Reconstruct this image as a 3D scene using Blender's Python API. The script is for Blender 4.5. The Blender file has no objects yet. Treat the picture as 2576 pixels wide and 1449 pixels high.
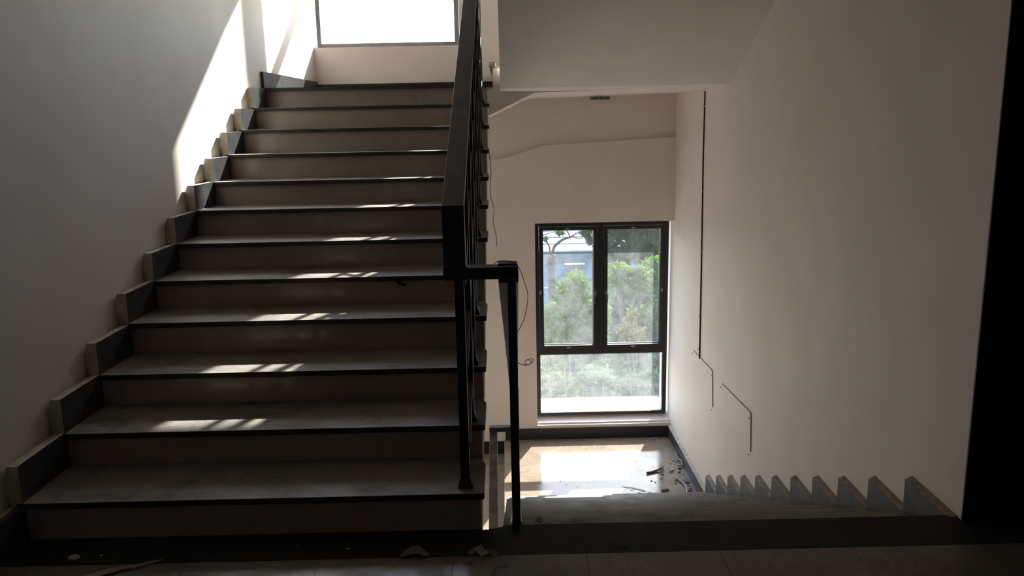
import bpy, math, random
import numpy as np
from mathutils import Matrix, Vector
random.seed(7); RNG = np.random.default_rng(7)
S = bpy.context.scene
COL = S.collection

# ------------------------------------------------------------------ camera
CZ = 1.5221
pitch, yaw, roll, fpx = .2003, .0066, -.02, 2056.8
Rv = Vector((math.cos(yaw), -math.sin(yaw), 0))
Fv = Vector((math.sin(yaw)*math.cos(pitch), math.cos(yaw)*math.cos(pitch), -math.sin(pitch)))
Uv = Vector((math.sin(yaw)*math.sin(pitch), math.cos(yaw)*math.sin(pitch), math.cos(pitch)))
R2 = Rv*math.cos(roll) + Uv*math.sin(roll)
U2 = -Rv*math.sin(roll) + Uv*math.cos(roll)
cam = bpy.data.cameras.new('camera'); cam.sensor_width = 36; cam.lens = fpx/2576*36
cam.clip_start = .02; cam.clip_end = 500
co = bpy.data.objects.new('camera', cam); COL.objects.link(co)
m = Matrix.Identity(4)
for i in range(3):
    m[i][0] = R2[i]; m[i][1] = U2[i]; m[i][2] = -Fv[i]
m[2][3] = CZ
co.matrix_world = m
S.camera = co

# ------------------------------------------------------------------ sky, sun, exposure
SUN_DIR = Vector((-.362, -1, -.71)).normalized()      # travel direction of the light
w = bpy.data.worlds.new('world'); S.world = w; w.use_nodes = True
nt = w.node_tree; bg = nt.nodes['Background']
sky = nt.nodes.new('ShaderNodeTexSky'); sky.sky_type = 'NISHITA'
sky.sun_disc = False; sky.sun_elevation = math.radians(34.6)
sky.sun_rotation = math.atan2(.362, 1)
sky.air_density = 1.0; sky.dust_density = .8; sky.ozone_density = 1.5; sky.altitude = 50
hs = nt.nodes.new('ShaderNodeHueSaturation'); hs.inputs['Saturation'].default_value = 1.0
nt.links.new(sky.outputs[0], hs.inputs['Color']); nt.links.new(hs.outputs[0], bg.inputs[0])
bg.inputs[1].default_value = .50
sd = bpy.data.lights.new('sun', 'SUN'); sd.energy = 11.5; sd.angle = math.radians(.6); sd.color = (1, .95, .89)
so = bpy.data.objects.new('sun', sd); COL.objects.link(so)
so.rotation_euler = SUN_DIR.to_track_quat('-Z', 'Y').to_euler(); so.location = (4, 14, 12)
S.view_settings.view_transform = 'Standard'; S.view_settings.look = 'None'
S.view_settings.gamma = 1; S.view_settings.exposure = 0.98; S.view_settings.use_curve_mapping = False
try:
    S.cycles.max_bounces = 10; S.cycles.diffuse_bounces = 7; S.cycles.transparent_max_bounces = 12
    S.cycles.use_denoising = True; S.cycles.sample_clamp_indirect = 6
except Exception: pass

# ------------------------------------------------------------------ materials
def nodes(name):
    m = bpy.data.materials.new(name); m.use_nodes = True
    return m, m.node_tree, m.node_tree.nodes['Principled BSDF']
def mix(t, fac, a, b):
    n = t.nodes.new('ShaderNodeMix'); n.data_type = 'RGBA'
    for i, v in ((0, fac), (6, a), (7, b)):
        if isinstance(v, (tuple, list)): n.inputs[i].default_value = (*v, 1)
        elif isinstance(v, (int, float)): n.inputs[i].default_value = v
        else: t.links.new(v, n.inputs[i])
    return n.outputs[2]
def noise(t, scale, detail=4, rough=.55, dist=0, vec=None):
    n = t.nodes.new('ShaderNodeTexNoise'); n.inputs['Scale'].default_value = scale
    n.inputs['Detail'].default_value = detail; n.inputs['Roughness'].default_value = rough
    n.inputs['Distortion'].default_value = dist
    if vec is None:
        tc = t.nodes.new('ShaderNodeTexCoord'); vec = tc.outputs['Object']
    t.links.new(vec, n.inputs['Vector']); return n.outputs['Fac']
def ramp(t, src, lo, hi):
    n = t.nodes.new('ShaderNodeMapRange'); n.inputs[1].default_value = lo; n.inputs[2].default_value = hi
    n.clamp = True; t.links.new(src, n.inputs[0]); return n.outputs[0]
def mth(t, op, a, b=None):
    n = t.nodes.new('ShaderNodeMath'); n.operation = op
    for i, v in ((0, a), (1, b)):
        if v is None: continue
        if isinstance(v, (int, float)): n.inputs[i].default_value = v
        else: t.links.new(v, n.inputs[i])
    return n.outputs[0]
def bump(t, p, src, strength=.2, dist=.01):
    b = t.nodes.new('ShaderNodeBump'); b.inputs['Strength'].default_value = strength
    b.inputs['Distance'].default_value = dist
    t.links.new(src, b.inputs['Height']); t.links.new(b.outputs[0], p.inputs['Normal'])
def wvec(t):                       # world position, so that repeated pieces do not repeat their stains
    return t.nodes.new('ShaderNodeNewGeometry').outputs['Position']
def simple(name, c1, c2=None, rough=.5, scale=6, bs=0, metal=0, lo=.35, hi=.65, spec=.5):
    m, t, p = nodes(name)
    f = noise(t, scale, vec=wvec(t))
    if c2 is not None: t.links.new(mix(t, ramp(t, f, lo, hi), c1, c2), p.inputs['Base Color'])
    else: p.inputs['Base Color'].default_value = (*c1, 1)
    p.inputs['Roughness'].default_value = rough; p.inputs['Metallic'].default_value = metal
    p.inputs['Specular IOR Level'].default_value = spec
    if bs: bump(t, p, f, bs)
    return m
def paint():
    m, t, p = nodes('wall_paint'); v = wvec(t)
    f = noise(t, 2.2, 3, vec=v); g = noise(t, 90, 2, vec=v)
    c = mix(t, ramp(t, f, .3, .7), (.725, .66, .612), (.78, .715, .668))
    c = mix(t, mth(t, 'MULTIPLY', ramp(t, noise(t, 14, 6, .7, vec=v), .66, .78), .25), c, (.45, .42, .37))
    t.links.new(c, p.inputs['Base Color']); p.inputs['Roughness'].default_value = .62
    bump(t, p, mth(t, 'ADD', mth(t, 'MULTIPLY', f, 1.0), mth(t, 'MULTIPLY', g, .12)), .12, .02)
    return m
def marble(name, a, b, vein, rough=.16, dustc=(.42, .38, .33), dust=.5, vs=1.6):
    m, t, p = nodes(name); v = wvec(t)
    f = noise(t, vs, 6, .6, 1.6, vec=v)
    c = mix(t, ramp(t, f, .32, .68), a, b)
    r = mth(t, 'ABSOLUTE', mth(t, 'SUBTRACT', noise(t, vs*1.3, 8, .65, 2.2, vec=v), .5))
    c = mix(t, mth(t, 'MULTIPLY', ramp(t, r, .03, .0), .55), c, vein)
    d = mth(t, 'MULTIPLY', ramp(t, noise(t, 3.3, 8, .7, .6, vec=v), .42, .7), dust)
    c = mix(t, d, c, dustc)
    t.links.new(c, p.inputs['Base Color'])
    t.links.new(ramp(t, d, -rough*2.2, 1.0), p.inputs['Roughness']) if False else None
    rr = t.nodes.new('ShaderNodeMapRange'); rr.inputs[3].default_value = rough; rr.inputs[4].default_value = min(1, rough+.55)
    t.links.new(d, rr.inputs[0]); t.links.new(rr.outputs[0], p.inputs['Roughness'])
    return m
def tread_mat():
    m, t, p = nodes('dusty_tread_marble'); v = wvec(t)
    c = mix(t, ramp(t, noise(t, 2.1, 6, .6, 1.2, vec=v), .32, .68), (.20, .172, .152), (.25, .218, .192))
    d = ramp(t, noise(t, 5.5, 9, .72, .9, vec=v), .40, .62)
    c = mix(t, mth(t, 'MULTIPLY', d, .5), c, (.32, .28, .25))
    st = ramp(t, noise(t, 3.1, 12, .82, .5, vec=v), .50, .63)
    c = mix(t, mth(t, 'MULTIPLY', st, .7), c, (.055, .048, .044))
    tc = t.nodes.new('ShaderNodeTexCoord'); sp = t.nodes.new('ShaderNodeSeparateXYZ')
    t.links.new(tc.outputs['Object'], sp.inputs[0]); y = mth(t, 'ABSOLUTE', sp.outputs['Y'])
    g = None                                  # three anti-slip grooves cut behind the nosing
    for gy in (.028, .043, .058):
        k = mth(t, 'LESS_THAN', mth(t, 'ABSOLUTE', mth(t, 'SUBTRACT', y, gy)), .0016)
        g = k if g is None else mth(t, 'ADD', g, k)
    br = ramp(t, noise(t, 6, 3, vec=v), .40, .5)
    c = mix(t, mth(t, 'MULTIPLY', mth(t, 'MULTIPLY', g, br), .75), c, (.03, .028, .025))
    t.links.new(c, p.inputs['Base Color'])
    rr = t.nodes.new('ShaderNodeMapRange'); rr.inputs[3].default_value = .42; rr.inputs[4].default_value = .65; p.inputs['Specular IOR Level'].default_value = .22
    t.links.new(d, rr.inputs[0]); t.links.new(rr.outputs[0], p.inputs['Roughness'])
    bump(t, p, mth(t, 'SUBTRACT', noise(t, 60, 3, vec=v), mth(t, 'MULTIPLY', g, 1.0)), .25, .003)
    return m
def metal_dusty(name, dust=(.20, .175, .15), amount=.55, blot=False):
    m, t, p = nodes(name); v = wvec(t)
    geo = t.nodes.new('ShaderNodeNewGeometry'); sp = t.nodes.new('ShaderNodeSeparateXYZ')
    t.links.new(geo.outputs['Normal'], sp.inputs[0])
    up = ramp(t, sp.outputs['Z'], .5, .9)
    n = ramp(t, noise(t, 9, 6, .65, vec=v), .25, .75)
    f = mth(t, 'MULTIPLY', up, mth(t, 'MULTIPLY', n, amount))
    c = mix(t, f, (.012, .012, .013), dust)
    if blot:
        k = mth(t, 'MULTIPLY', ramp(t, noise(t, 26, 8, .75, 1.0, vec=v), .42, .54), up)
        c = mix(t, k, c, (.36, .31, .28))
    t.links.new(c, p.inputs['Base Color'])
    rr = t.nodes.new('ShaderNodeMapRange'); rr.inputs[3].default_value = .38; rr.inputs[4].default_value = .85
    t.links.new(f, rr.inputs[0]); t.links.new(rr.outputs[0], p.inputs['Roughness'])
    return m
def glass(name, lo, hi):
    m = bpy.data.materials.new(name); m.use_nodes = True; t = m.node_tree; t.nodes.clear()
    o = t.nodes.new('ShaderNodeOutputMaterial'); tr = t.nodes.new('ShaderNodeBsdfTransparent')
    tr.inputs[0].default_value = (.93, .96, .95, 1)
    df = t.nodes.new('ShaderNodeBsdfTranslucent'); df.inputs[0].default_value = (.62, .64, .66, 1)
    gl = t.nodes.new('ShaderNodeBsdfGlossy'); gl.inputs['Roughness'].default_value = .03
    m1 = t.nodes.new('ShaderNodeMixShader'); m2 = t.nodes.new('ShaderNodeMixShader')
    v = wvec(t)
    f = ramp(t, noise(t, 2.6, 9, .7, 1.5, vec=v), .35, .7)
    s = ramp(t, noise(t, 14, 8, .7, 3.0, vec=v), .55, .8)
    a = t.nodes.new('ShaderNodeMapRange'); a.inputs[3].default_value = lo; a.inputs[4].default_value = hi
    t.links.new(mth(t, 'MAXIMUM', f, s), a.inputs[0])
    t.links.new(a.outputs[0], m1.inputs[0]); t.links.new(tr.outputs[0], m1.inputs[1]); t.links.new(df.outputs[0], m1.inputs[2])
    m2.inputs[0].default_value = .05
    t.links.new(m1.outputs[0], m2.inputs[1]); t.links.new(gl.outputs[0], m2.inputs[2])
    t.links.new(m2.outputs[0], o.inputs[0]); return m
def leaf(name, a, b, tl=.45):
    m = bpy.data.materials.new(name); m.use_nodes = True; t = m.node_tree; t.nodes.clear()
    o = t.nodes.new('ShaderNodeOutputMaterial'); d = t.nodes.new('ShaderNodeBsdfDiffuse'); tn = t.nodes.new('ShaderNodeBsdfTranslucent')
    c = mix(t, ramp(t, noise(t, 1.6, 4, vec=wvec(t)), .3, .7), a, b)
    t.links.new(c, d.inputs[0]); t.links.new(c, tn.inputs[0])
    m1 = t.nodes.new('ShaderNodeMixShader'); m1.inputs[0].default_value = tl
    t.links.new(d.outputs[0], m1.inputs[1]); t.links.new(tn.outputs[0], m1.inputs[2]); t.links.new(m1.outputs[0], o.inputs[0])
    return m

M = {}
M['paint'] = paint()
M['tread'] = tread_mat()
M['riser'] = marble('riser_marble', (.40, .325, .285), (.46, .38, .335), (.36, .295, .255), .16, (.36, .30, .26), .25)
M['landing'] = marble('landing_marble', (.28, .215, .165), (.37, .285, .215), (.14, .13, .12), .07, (.22, .185, .155), .35)
M['landing'].node_tree.nodes['Principled BSDF'].inputs['Specular IOR Level'].default_value = .38
M['tile'] = marble('lobby_tile_marble', (.16, .125, .105), (.22, .175, .145), (.08, .065, .055), .3, (.16, .135, .115), .55, 2.4)
M['granite'] = simple('dark_granite', (.016, .016, .017), (.028, .028, .029), .4, 30, spec=.35)
M['border'] = simple('dusty_granite_border', (.014, .014, .0145), (.026, .025, .024), .65, 5, spec=.2)
M['nosing'] = simple('tread_edge_stone', (.022, .019, .018), (.05, .042, .038), .45, 12)
M['skirt'] = simple('skirting_stone', (.030, .031, .034), (.06, .06, .061), .45, 12, spec=.3)
M['rawedge'] = simple('raw_stone_edge', (.23, .19, .16), (.36, .31, .26), .9, 25, .3)
M['mortar'] = simple('mortar', (.42, .38, .31), (.58, .53, .45), .9, 18, .4)
M['metal'] = metal_dusty('black_painted_steel')
M['metal_blot'] = metal_dusty('cement_splashed_steel', (.22, .19, .17), .8, True)
M['wframe'] = simple('window_frame_black', (.010, .010, .011), (.018, .018, .019), .4, 8)
M['wframe_grey'] = simple('window_frame_grey', (.17, .175, .18), (.22, .225, .23), .5, 8)
M['bead'] = simple('pale_glazing_bead', (.75, .75, .75), (.8, .8, .8), .5)
M['glass'] = glass('dusty_window_glass', .015, .06)
M['glass_clear'] = glass('thinly_dusty_glass', .01, .03)
M['glass_low'] = glass('hazy_window_glass', .035, .085)
M['black'] = simple('black_wall_shade', (.003, .003, .003), (.005, .005, .005), .6, 4, spec=.15)  # near-black colour stands in for the shade on a backlit wall
M['sill'] = simple('outer_sill_paint', (.80, .79, .76), (.84, .83, .80), .7)
M['sticker'] = simple('sticker_paper', (.30, .30, .29), (.36, .36, .35), .7)
M['ink'] = simple('dark_ink', (.02, .018, .015), None, .6)
M['wire'] = simple('black_cable', (.015, .013, .012), None, .6)
M['brownwire'] = simple('brown_wire', (.05, .032, .022), None, .6)
M['greywire'] = simple('grey_rod', (.10, .095, .09), None, .6)
M['chip'] = simple('plaster_chip', (.45, .42, .37), (.62, .59, .54), .9, 40)
M['chipdark'] = simple('dark_rubble', (.10, .075, .06), (.2, .16, .13), .9, 40)
M['card'] = simple('torn_card', (.16, .125, .10), (.23, .185, .155), .9, 15)
M['wood'] = simple('splintered_wood', (.27, .215, .165), (.36, .29, .22), .85, 30)
M['paper'] = simple('dirty_paper', (.38, .34, .30), (.45, .41, .36), .9, 20)
M['rag'] = simple('grey_string', (.10, .095, .09), (.16, .15, .14), .95, 60)
M['pvc'] = simple('pvc_offcut', (.33, .29, .26), (.42, .38, .34), .6, 20)
M['bark'] = simple('bark', (.07, .05, .045), (.11, .085, .075), .9, 8, .3)
M['leaf_bright'] = leaf('leaf_bright', (.075, .13, .022), (.12, .18, .04))
M['leaf_dark'] = leaf('leaf_dark', (.018, .042, .02), (.035, .07, .03), .3)
M['leaf_grey'] = leaf('leaf_grey', (.05, .08, .045), (.085, .12, .065))
M['leaf_dry'] = leaf('leaf_dry', (.14, .10, .05), (.15, .15, .035))
M['bluewall'] = simple('blue_wall', (.12, .175, .27), (.15, .205, .30), .85, .6)
M['bluedark'] = simple('blue_fascia', (.07, .10, .14), (.08, .115, .155), .85, .8)
M['roof'] = simple('pale_roof_sheet', (.55, .47, .45), (.6, .52, .5), .8, .4)
M['dark'] = simple('dark_opening', (.04, .045, .05), (.06, .065, .07), .5, 2)
M['ground'] = simple('ground_scrub', (.03, .045, .022), (.06, .06, .04), .95, .5)

# ------------------------------------------------------------------ mesh helpers
class MB:
    def __init__(s): s.v = []; s.f = []; s.m = []
    def add(s, vs, fs, m=0):
        b = len(s.v); s.v += [tuple(v) for v in vs]
        for i, f in enumerate(fs):
            s.f.append(tuple(b+k for k in f)); s.m.append(m[i] if isinstance(m, (list, tuple)) else m)
        return s
    def hexa(s, p, m=0):           # p: 8 points, bottom ring then top ring
        return s.add(p, [(3, 2, 1, 0), (4, 5, 6, 7), (0, 1, 5, 4), (1, 2, 6, 5), (2, 3, 7, 6), (3, 0, 4, 7)], m)
    def box(s, x0, x1, y0, y1, z0, z1, m=0):
        return s.hexa([(x0, y0, z0), (x1, y0, z0), (x1, y1, z0), (x0, y1, z0), (x0, y0, z1), (x1, y0, z1), (x1, y1, z1), (x0, y1, z1)], m)
    def prism(s, poly, a, b, ax, m=0, mcap=None):
        f = {'x': lambda q, t: (t, q[0], q[1]), 'y': lambda q, t: (q[0], t, q[1]), 'z': lambda q, t: (q[0], q[1], t)}[ax]
        n = len(poly); vs = [f(q, a) for q in poly] + [f(q, b) for q in poly]
        fs = [tuple(range(n)), tuple(range(2*n-1, n-1, -1))]
        mm = [m if mcap is None else mcap]*2
        for i in range(n):
            j = (i+1) % n; fs.append((i, j, n+j, n+i)[::-1]); mm.append(m)
        return s.add(vs, fs, mm)
    def tube(s, pts, r, n=8, m=0):
        P = [Vector(p) for p in pts]; rs = r if isinstance(r, (list, tuple)) else [r]*len(P)
        vs = []; up = Vector((0, 0, 1))
        for i, p in enumerate(P):
            d = (P[min(i+1, len(P)-1)] - P[max(i-1, 0)]).normalized()
            a = d.cross(up)
            if a.length < .05: a = d.cross(Vector((1, 0, 0)))
            a.normalize(); b = a.cross(d)
            for k in range(n):
                t = 2*math.pi*k/n; vs.append(p + (a*math.cos(t)+b*math.sin(t))*rs[i])
        fs = []
        for i in range(len(P)-1):
            for k in range(n):
                j = (k+1) % n; fs.append((i*n+k, i*n+j, (i+1)*n+j, (i+1)*n+k))
        fs.append(tuple(range(n))[::-1]); fs.append(tuple(range((len(P)-1)*n, len(P)*n)))
        return s.add(vs, fs, m)
    def build(s, name, mats, parent=None, smooth=False, bevel=0, org=None, fixn=True):
        if not isinstance(mats, (list, tuple)): mats = [mats]
        o0 = Vector(org) if org is not None else Vector((0, 0, 0))
        me = bpy.data.meshes.new(name)
        me.from_pydata([tuple(Vector(v)-o0) for v in s.v], [], s.f)
        for mt in mats: me.materials.append(M[mt] if isinstance(mt, str) else mt)
        me.polygons.foreach_set('material_index', s.m)
        if smooth: me.polygons.foreach_set('use_smooth', [True]*len(s.f))
        if fixn:
            import bmesh
            bm = bmesh.new(); bm.from_mesh(me); bmesh.ops.recalc_face_normals(bm, faces=bm.faces); bm.to_mesh(me); bm.free()
        me.update()
        return link(name, me, parent, o0, bevel)
def link(name, me, parent=None, loc=(0, 0, 0), bevel=0):
    o = bpy.data.objects.new(name, me); COL.objects.link(o)
    if parent is not None:
        o.parent = parent; q = parent; off = Vector((0, 0, 0))
        while q is not None: off += q.location; q = q.parent
        o.location = Vector(loc) - off
    else: o.location = loc
    if bevel:
        b = o.modifiers.new('bevel', 'BEVEL'); b.width = bevel; b.segments = 2; b.limit_method = 'ANGLE'
    return o
def tag(o, label=None, cat=None, group=None, kind=None):
    if label: o['label'] = label
    if cat: o['category'] = cat
    if group: o['group'] = group
    if kind: o['kind'] = kind
    return o
def empty(name, loc, label=None, cat=None, group=None, kind=None):
    o = bpy.data.objects.new(name, None); COL.objects.link(o); o.location = loc; o.empty_display_size = .1
    return tag(o, label, cat, group, kind)
def box(*a): return MB().box(*a)

# ------------------------------------------------------------------ dimensions
R, T = .15, .3336
Y0, YD, YE = 2.86, 2.907, 6.53
YW, YG, YO = 8.232, 8.40, 8.90        # inner wall face, window plane, outer wall face
XL, XR, XW, XWL = -1.8314, -.1011, 1.715, -1.89
ZLAND, ZLOW = 1.815, -1.80
DZ = [0, .006, .0005, -.003, .0025, -.004, -.0075, -.0073, -.013, -.0056, .003, .010, .015]
ZK = [k*R + DZ[k] for k in range(13)]

# ------------------------------------------------------------------ walls
wl = MB().box(-2.1, XWL, -3.5, YO, -4.2, 5.75).build('wall_left', 'paint')
tag(wl, 'tall plastered wall on the left beside the ascending stairs', 'wall', kind='structure')
wt = MB().prism([(XWL, 5.9), (XWL+.024, 6.5), (-1.815, YW+.1), (-1.815, 8.35), (XWL, 8.5)], ZLAND-.2, 5.75, 'z').build('wall_left_thickening', 'paint')
tag(wt, 'slightly thicker plaster of the left wall beside the upper landing', 'wall', kind='structure')
wr = MB().box(XW, XW+.2, YD-.045, YO, -4.2, 5.75).build('wall_right', 'paint', bevel=.006)
tag(wr, 'plain plastered wall on the right along the descending stairs', 'wall', kind='structure')
# rear wall with four window openings: (x0,x1,z0,z1)
OPEN = [(-1.815, -.405, -1.49, .63), (-1.815, -.405, 2.262, 4.335), (.297, XW, -1.63, .51), (.297, XW, 2.20, 4.312)]
rear = empty('wall_back', (0, YW, -4.2), 'plastered window wall at the back of both stair landings', 'wall', kind='structure')
b = MB(); yb = YW+.03
b.box(-.405, .297, yb, YO, -4.2, 5.75)
for x0, x1, cuts in ((-2.1, -.405, OPEN[:2]), (.297, XW+.2, OPEN[2:])):
    z = -4.2
    for c in cuts: b.box(x0, x1, yb, YO, z, c[2]); z = c[3]
    b.box(x0, x1, yb, YO, z, 5.75)
b.build('masonry', 'paint', rear)
led = [(-1.9, 1.161), (-.142, 1.161), (-.011, 1.163), (.394, 1.287), (XW, 1.345)]
def ledz(x):
    for (a, za), (c, zc) in zip(led, led[1:]):
        if a <= x <= c: return za+(zc-za)*(x-a)/(c-a)
b = MB()
b.prism([(-.405, -4.2), (.297, -4.2), (.297, ledz(.297)), (-.011, 1.163), (-.142, 1.161), (-.405, 1.161)], YW, yb, 'y')
for x0, x1, c in ((-1.82, -.405, OPEN[0]), (.297, XW, OPEN[2])):
    b.box(x0, x1, YW+.0005, yb, -4.2, c[2]-.02)
b.prism([(-1.82, .63), (-.405, .63), (-.405, 1.161), (-1.82, 1.161)], YW, yb, 'y')
b.prism([(.297, .51), (XW, .51), (XW, 1.345), (.394, 1.287), (.297, ledz(.297))], YW, yb, 'y')
b.box(-.405, .297, YW, yb, 1.8, 5.7)
for x0, x1, c in ((-1.82, -.405, OPEN[1]), (.297, XW, OPEN[3])):
    b.box(x0, x1, YW, yb, 1.8, c[2]); b.box(x0, x1, YW, yb, c[3], 5.7)
b.build('plaster_coat', 'paint', rear)
MB().prism([(YW, -1.70), (YW, -1.648), (YG-.018, -1.622), (YG+.03, -1.60), (YG+.03, -1.70)], .297, XW, 'x').build('inner_sill', 'paint', rear)
# sunlit outer sills
for c in OPEN:
    MB().box(c[0]+.005, c[1]-.005, YG+.03, YO+.06, c[2]-.03, c[2]+.03).build('outer_sill', 'sill', rear)
b = box(XW+.2, 5.2, YD-.045, YD+.1, -.3, 3.75).build('wall_front_right', 'black')  # backlit wall, its darkness put into the colour
tag(b, 'wall to the right of the stairwell corner, its shade coloured black', 'wall', kind='structure')
b = box(-2.1, 5.2, -3.7, -3.5, -.3, 3.75).build('wall_lobby_rear', 'paint'); tag(b, 'lobby wall behind the camera', 'wall', kind='structure')
b = box(5.2, 5.4, -3.7, YD+.1, -.3, 3.75).build('wall_lobby_side', 'paint'); tag(b, 'far side wall of the lobby', 'wall', kind='structure')
b = box(XW, XW+.2, YD-.05, YD-.045, 0, 3.6).build('shade_strip_1', 'black'); tag(b, 'black strip painting shade onto the stairwell corner', 'trim', kind='structure')  # added strip carries the painted shade over the plaster wall end
b = MB().box(-2.1, 5.2, -3.5, YD-.045, 3.55, 3.75).build('ceiling', 'paint'); tag(b, 'lobby ceiling slab overhead', 'ceiling', kind='structure')
b = MB().box(-2.1, 1.95, YD-.2, YO, 5.75, 5.9)
b.box(-2.1, 1.95, YD-.2, YD-.045, 3.75, 5.75)
b = b.build('ceiling', 'paint'); tag(b, 'ceiling high above the stairwell', 'ceiling', kind='structure')
b = MB().box(-2.1, 1.95, YD-.2, YD-.1, -4.2, -.25).build('wall_below_added', 'paint'); tag(b, 'added plastered wall closing the open storey under the lobby floor edge', 'wall', kind='structure')  # added wall; the storey below is really open, this one bounces light

# ------------------------------------------------------------------ lobby floor
fl = empty('floor', (0, 0, 0), 'dark lobby floor in the foreground with granite border and brown marble tiles', 'floor', kind='structure')
b = MB().box(XWL, 5.2, -3.5, YD-.07, -.25, -.014).build('screed', 'mortar', fl)
tw = .4755; yb0 = 2.683
tm = None
ix = 0
for j in range(13):
    y1 = yb0 - j*tw; y0 = y1-tw
    for i in range(-5, 11):
        x0 = .265 + i*tw
        if x0 < -2.2 or x0 > 5.1: continue
        g = .0009
        c = MB().box(max(x0+g, XWL), x0+tw-g, y0+g, y1-g, -.014, 0)
        c.build('floor_tile', 'tile', fl, org=(x0, y0, 0))
# granite border pieces along the stair edge, with broken edge at the well
edges = [(XWL, -1.05), (-1.048, -.112)]
for a, c in edges: MB().box(a, c, yb0, Y0+.03, -.014, 0).build('border_slab', 'border', fl, bevel=.0015)
poly = [(-.111, yb0), (-.111, 2.872), (-.098, 2.878), (-.092, 2.873), (-.08, 2.884), (-.066, 2.880), (-.055, 2.889), (-.04, 2.893), (-.03, 2.906), (-.02, 2.907), (.48, YD), (.48, yb0)]
MB().prism(poly, -.018, 0, 'z').build('border_slab', 'border', fl)
for a, c in ((.481, 1.10), (1.101, XW)): MB().box(a, c, yb0, YD, -.018, 0).build('border_slab', 'border', fl, bevel=.002)
MB().box(1.716, 5.2, yb0, YD-.05, -.014, 0).build('border_slab', 'border', fl)
MB().prism([(-.115, 2.6), (-.115, 2.868), (-.09, 2.868), (-.05, 2.882), (-.02, 2.89), (XW, 2.89), (XW, 2.6)], -.2, -.018, 'z').build('slab_edge', 'mortar', fl)

# ------------------------------------------------------------------ landings
def landing_slab(zs, xs, below, ztl, ztr, name, label):
    root = empty(name, (0, YE, ztl), label, 'floor', kind='structure')
    return root
def landing(zl, zr, name, label, xsplit):
    root = empty(name, (0, YE, zl), label, 'floor', kind='structure')
    MB().prism([(XWL, zl-.245), (-.12, zl-.245), (.25, zr-.208), (XW, zr-.18), (XW, zr-.018), (xsplit, zr-.018), (xsplit, zl-.018), (XWL, zl-.018)],
               YE+.02, YW+.03, 'y').build('slab', 'paint', root)
    MB().box(XWL+.002, xsplit-.001, YE, YW, zl-.018, zl, 0).build('paving_slab', 'landing', root, bevel=.0015)
    yj = YE+.045
    MB().box(xsplit-.012, XW, yj, YW, zr-.018, zr).build('paving_slab', 'landing', root, bevel=.0015)
    MB().box(xsplit, xsplit+.015, YE+.03, YW, zl, zr-.018).build('step_face', 'riser', root)
    return root
ld = landing(-1.95, ZLOW, 'floor', 'glossy beige marble lower landing lit by sun from the window', -.048)
mid = landing(ZLAND, 1.95, 'floor', 'upper mid landing slab at the top of the ascending stairs', -.075)
# small dark nosing along the upper landing edge
MB().box(-1.84, -.075, YE-.02, YE+.05, ZLAND-.025, ZLAND+.0005).build('landing_nosing', 'nosing', mid)
MB().box(-.10, -.05, YE, YW, 1.95, 1.98).build('kerb_stone', 'mortar', mid)
# baseboards of the landings
def bb(name, x0, x1, y0, y1, z0, z1, label, bevelpl=None):
    o = MB().box(x0, x1, y0, y1, z0, z1).build(name, 'granite', bevel=.002)
    return tag(o, label, 'baseboard', kind='structure')
bb('baseboard_back', -.045, XW-.03, YW-.02, YW, -1.80, -1.68, 'dark granite baseboard under the lower window')
bb('baseboard_back_left', -1.83, -.05, YW-.02, YW, -1.95, -1.812, 'dark granite baseboard seen low in the stairwell gap')
o = MB().box(XW-.03, XW-.004, YD+11*T+.02, YW-.02, -1.80, -1.68).build('baseboard_right', 'skirt'); tag(o, 'grey stone baseboard along the right wall of the lower landing', 'baseboard', kind='structure')
MB().prism([(XW-.03, -1.68), (XW, -1.668), (XW, -1.66), (XW-.012, -1.672)], YD+11*T+.02, YW, 'y').build('plaster_bead', 'mortar', o)
o = MB().prism([(-1.868, YE-.0), (-1.842, YE-.0), (-1.80, YW), (-1.83, YW)], ZLAND, ZLAND+.125, 'z').build('baseboard_left', 'skirt'); tag(o, 'grey stone baseboard on the upper landing, partly sunlit', 'baseboard', kind='structure')
bb('baseboard_back_upper', -1.80, -.08, YW-.018, YW, ZLAND, ZLAND+.10, 'dark baseboard under the upper window')

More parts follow.
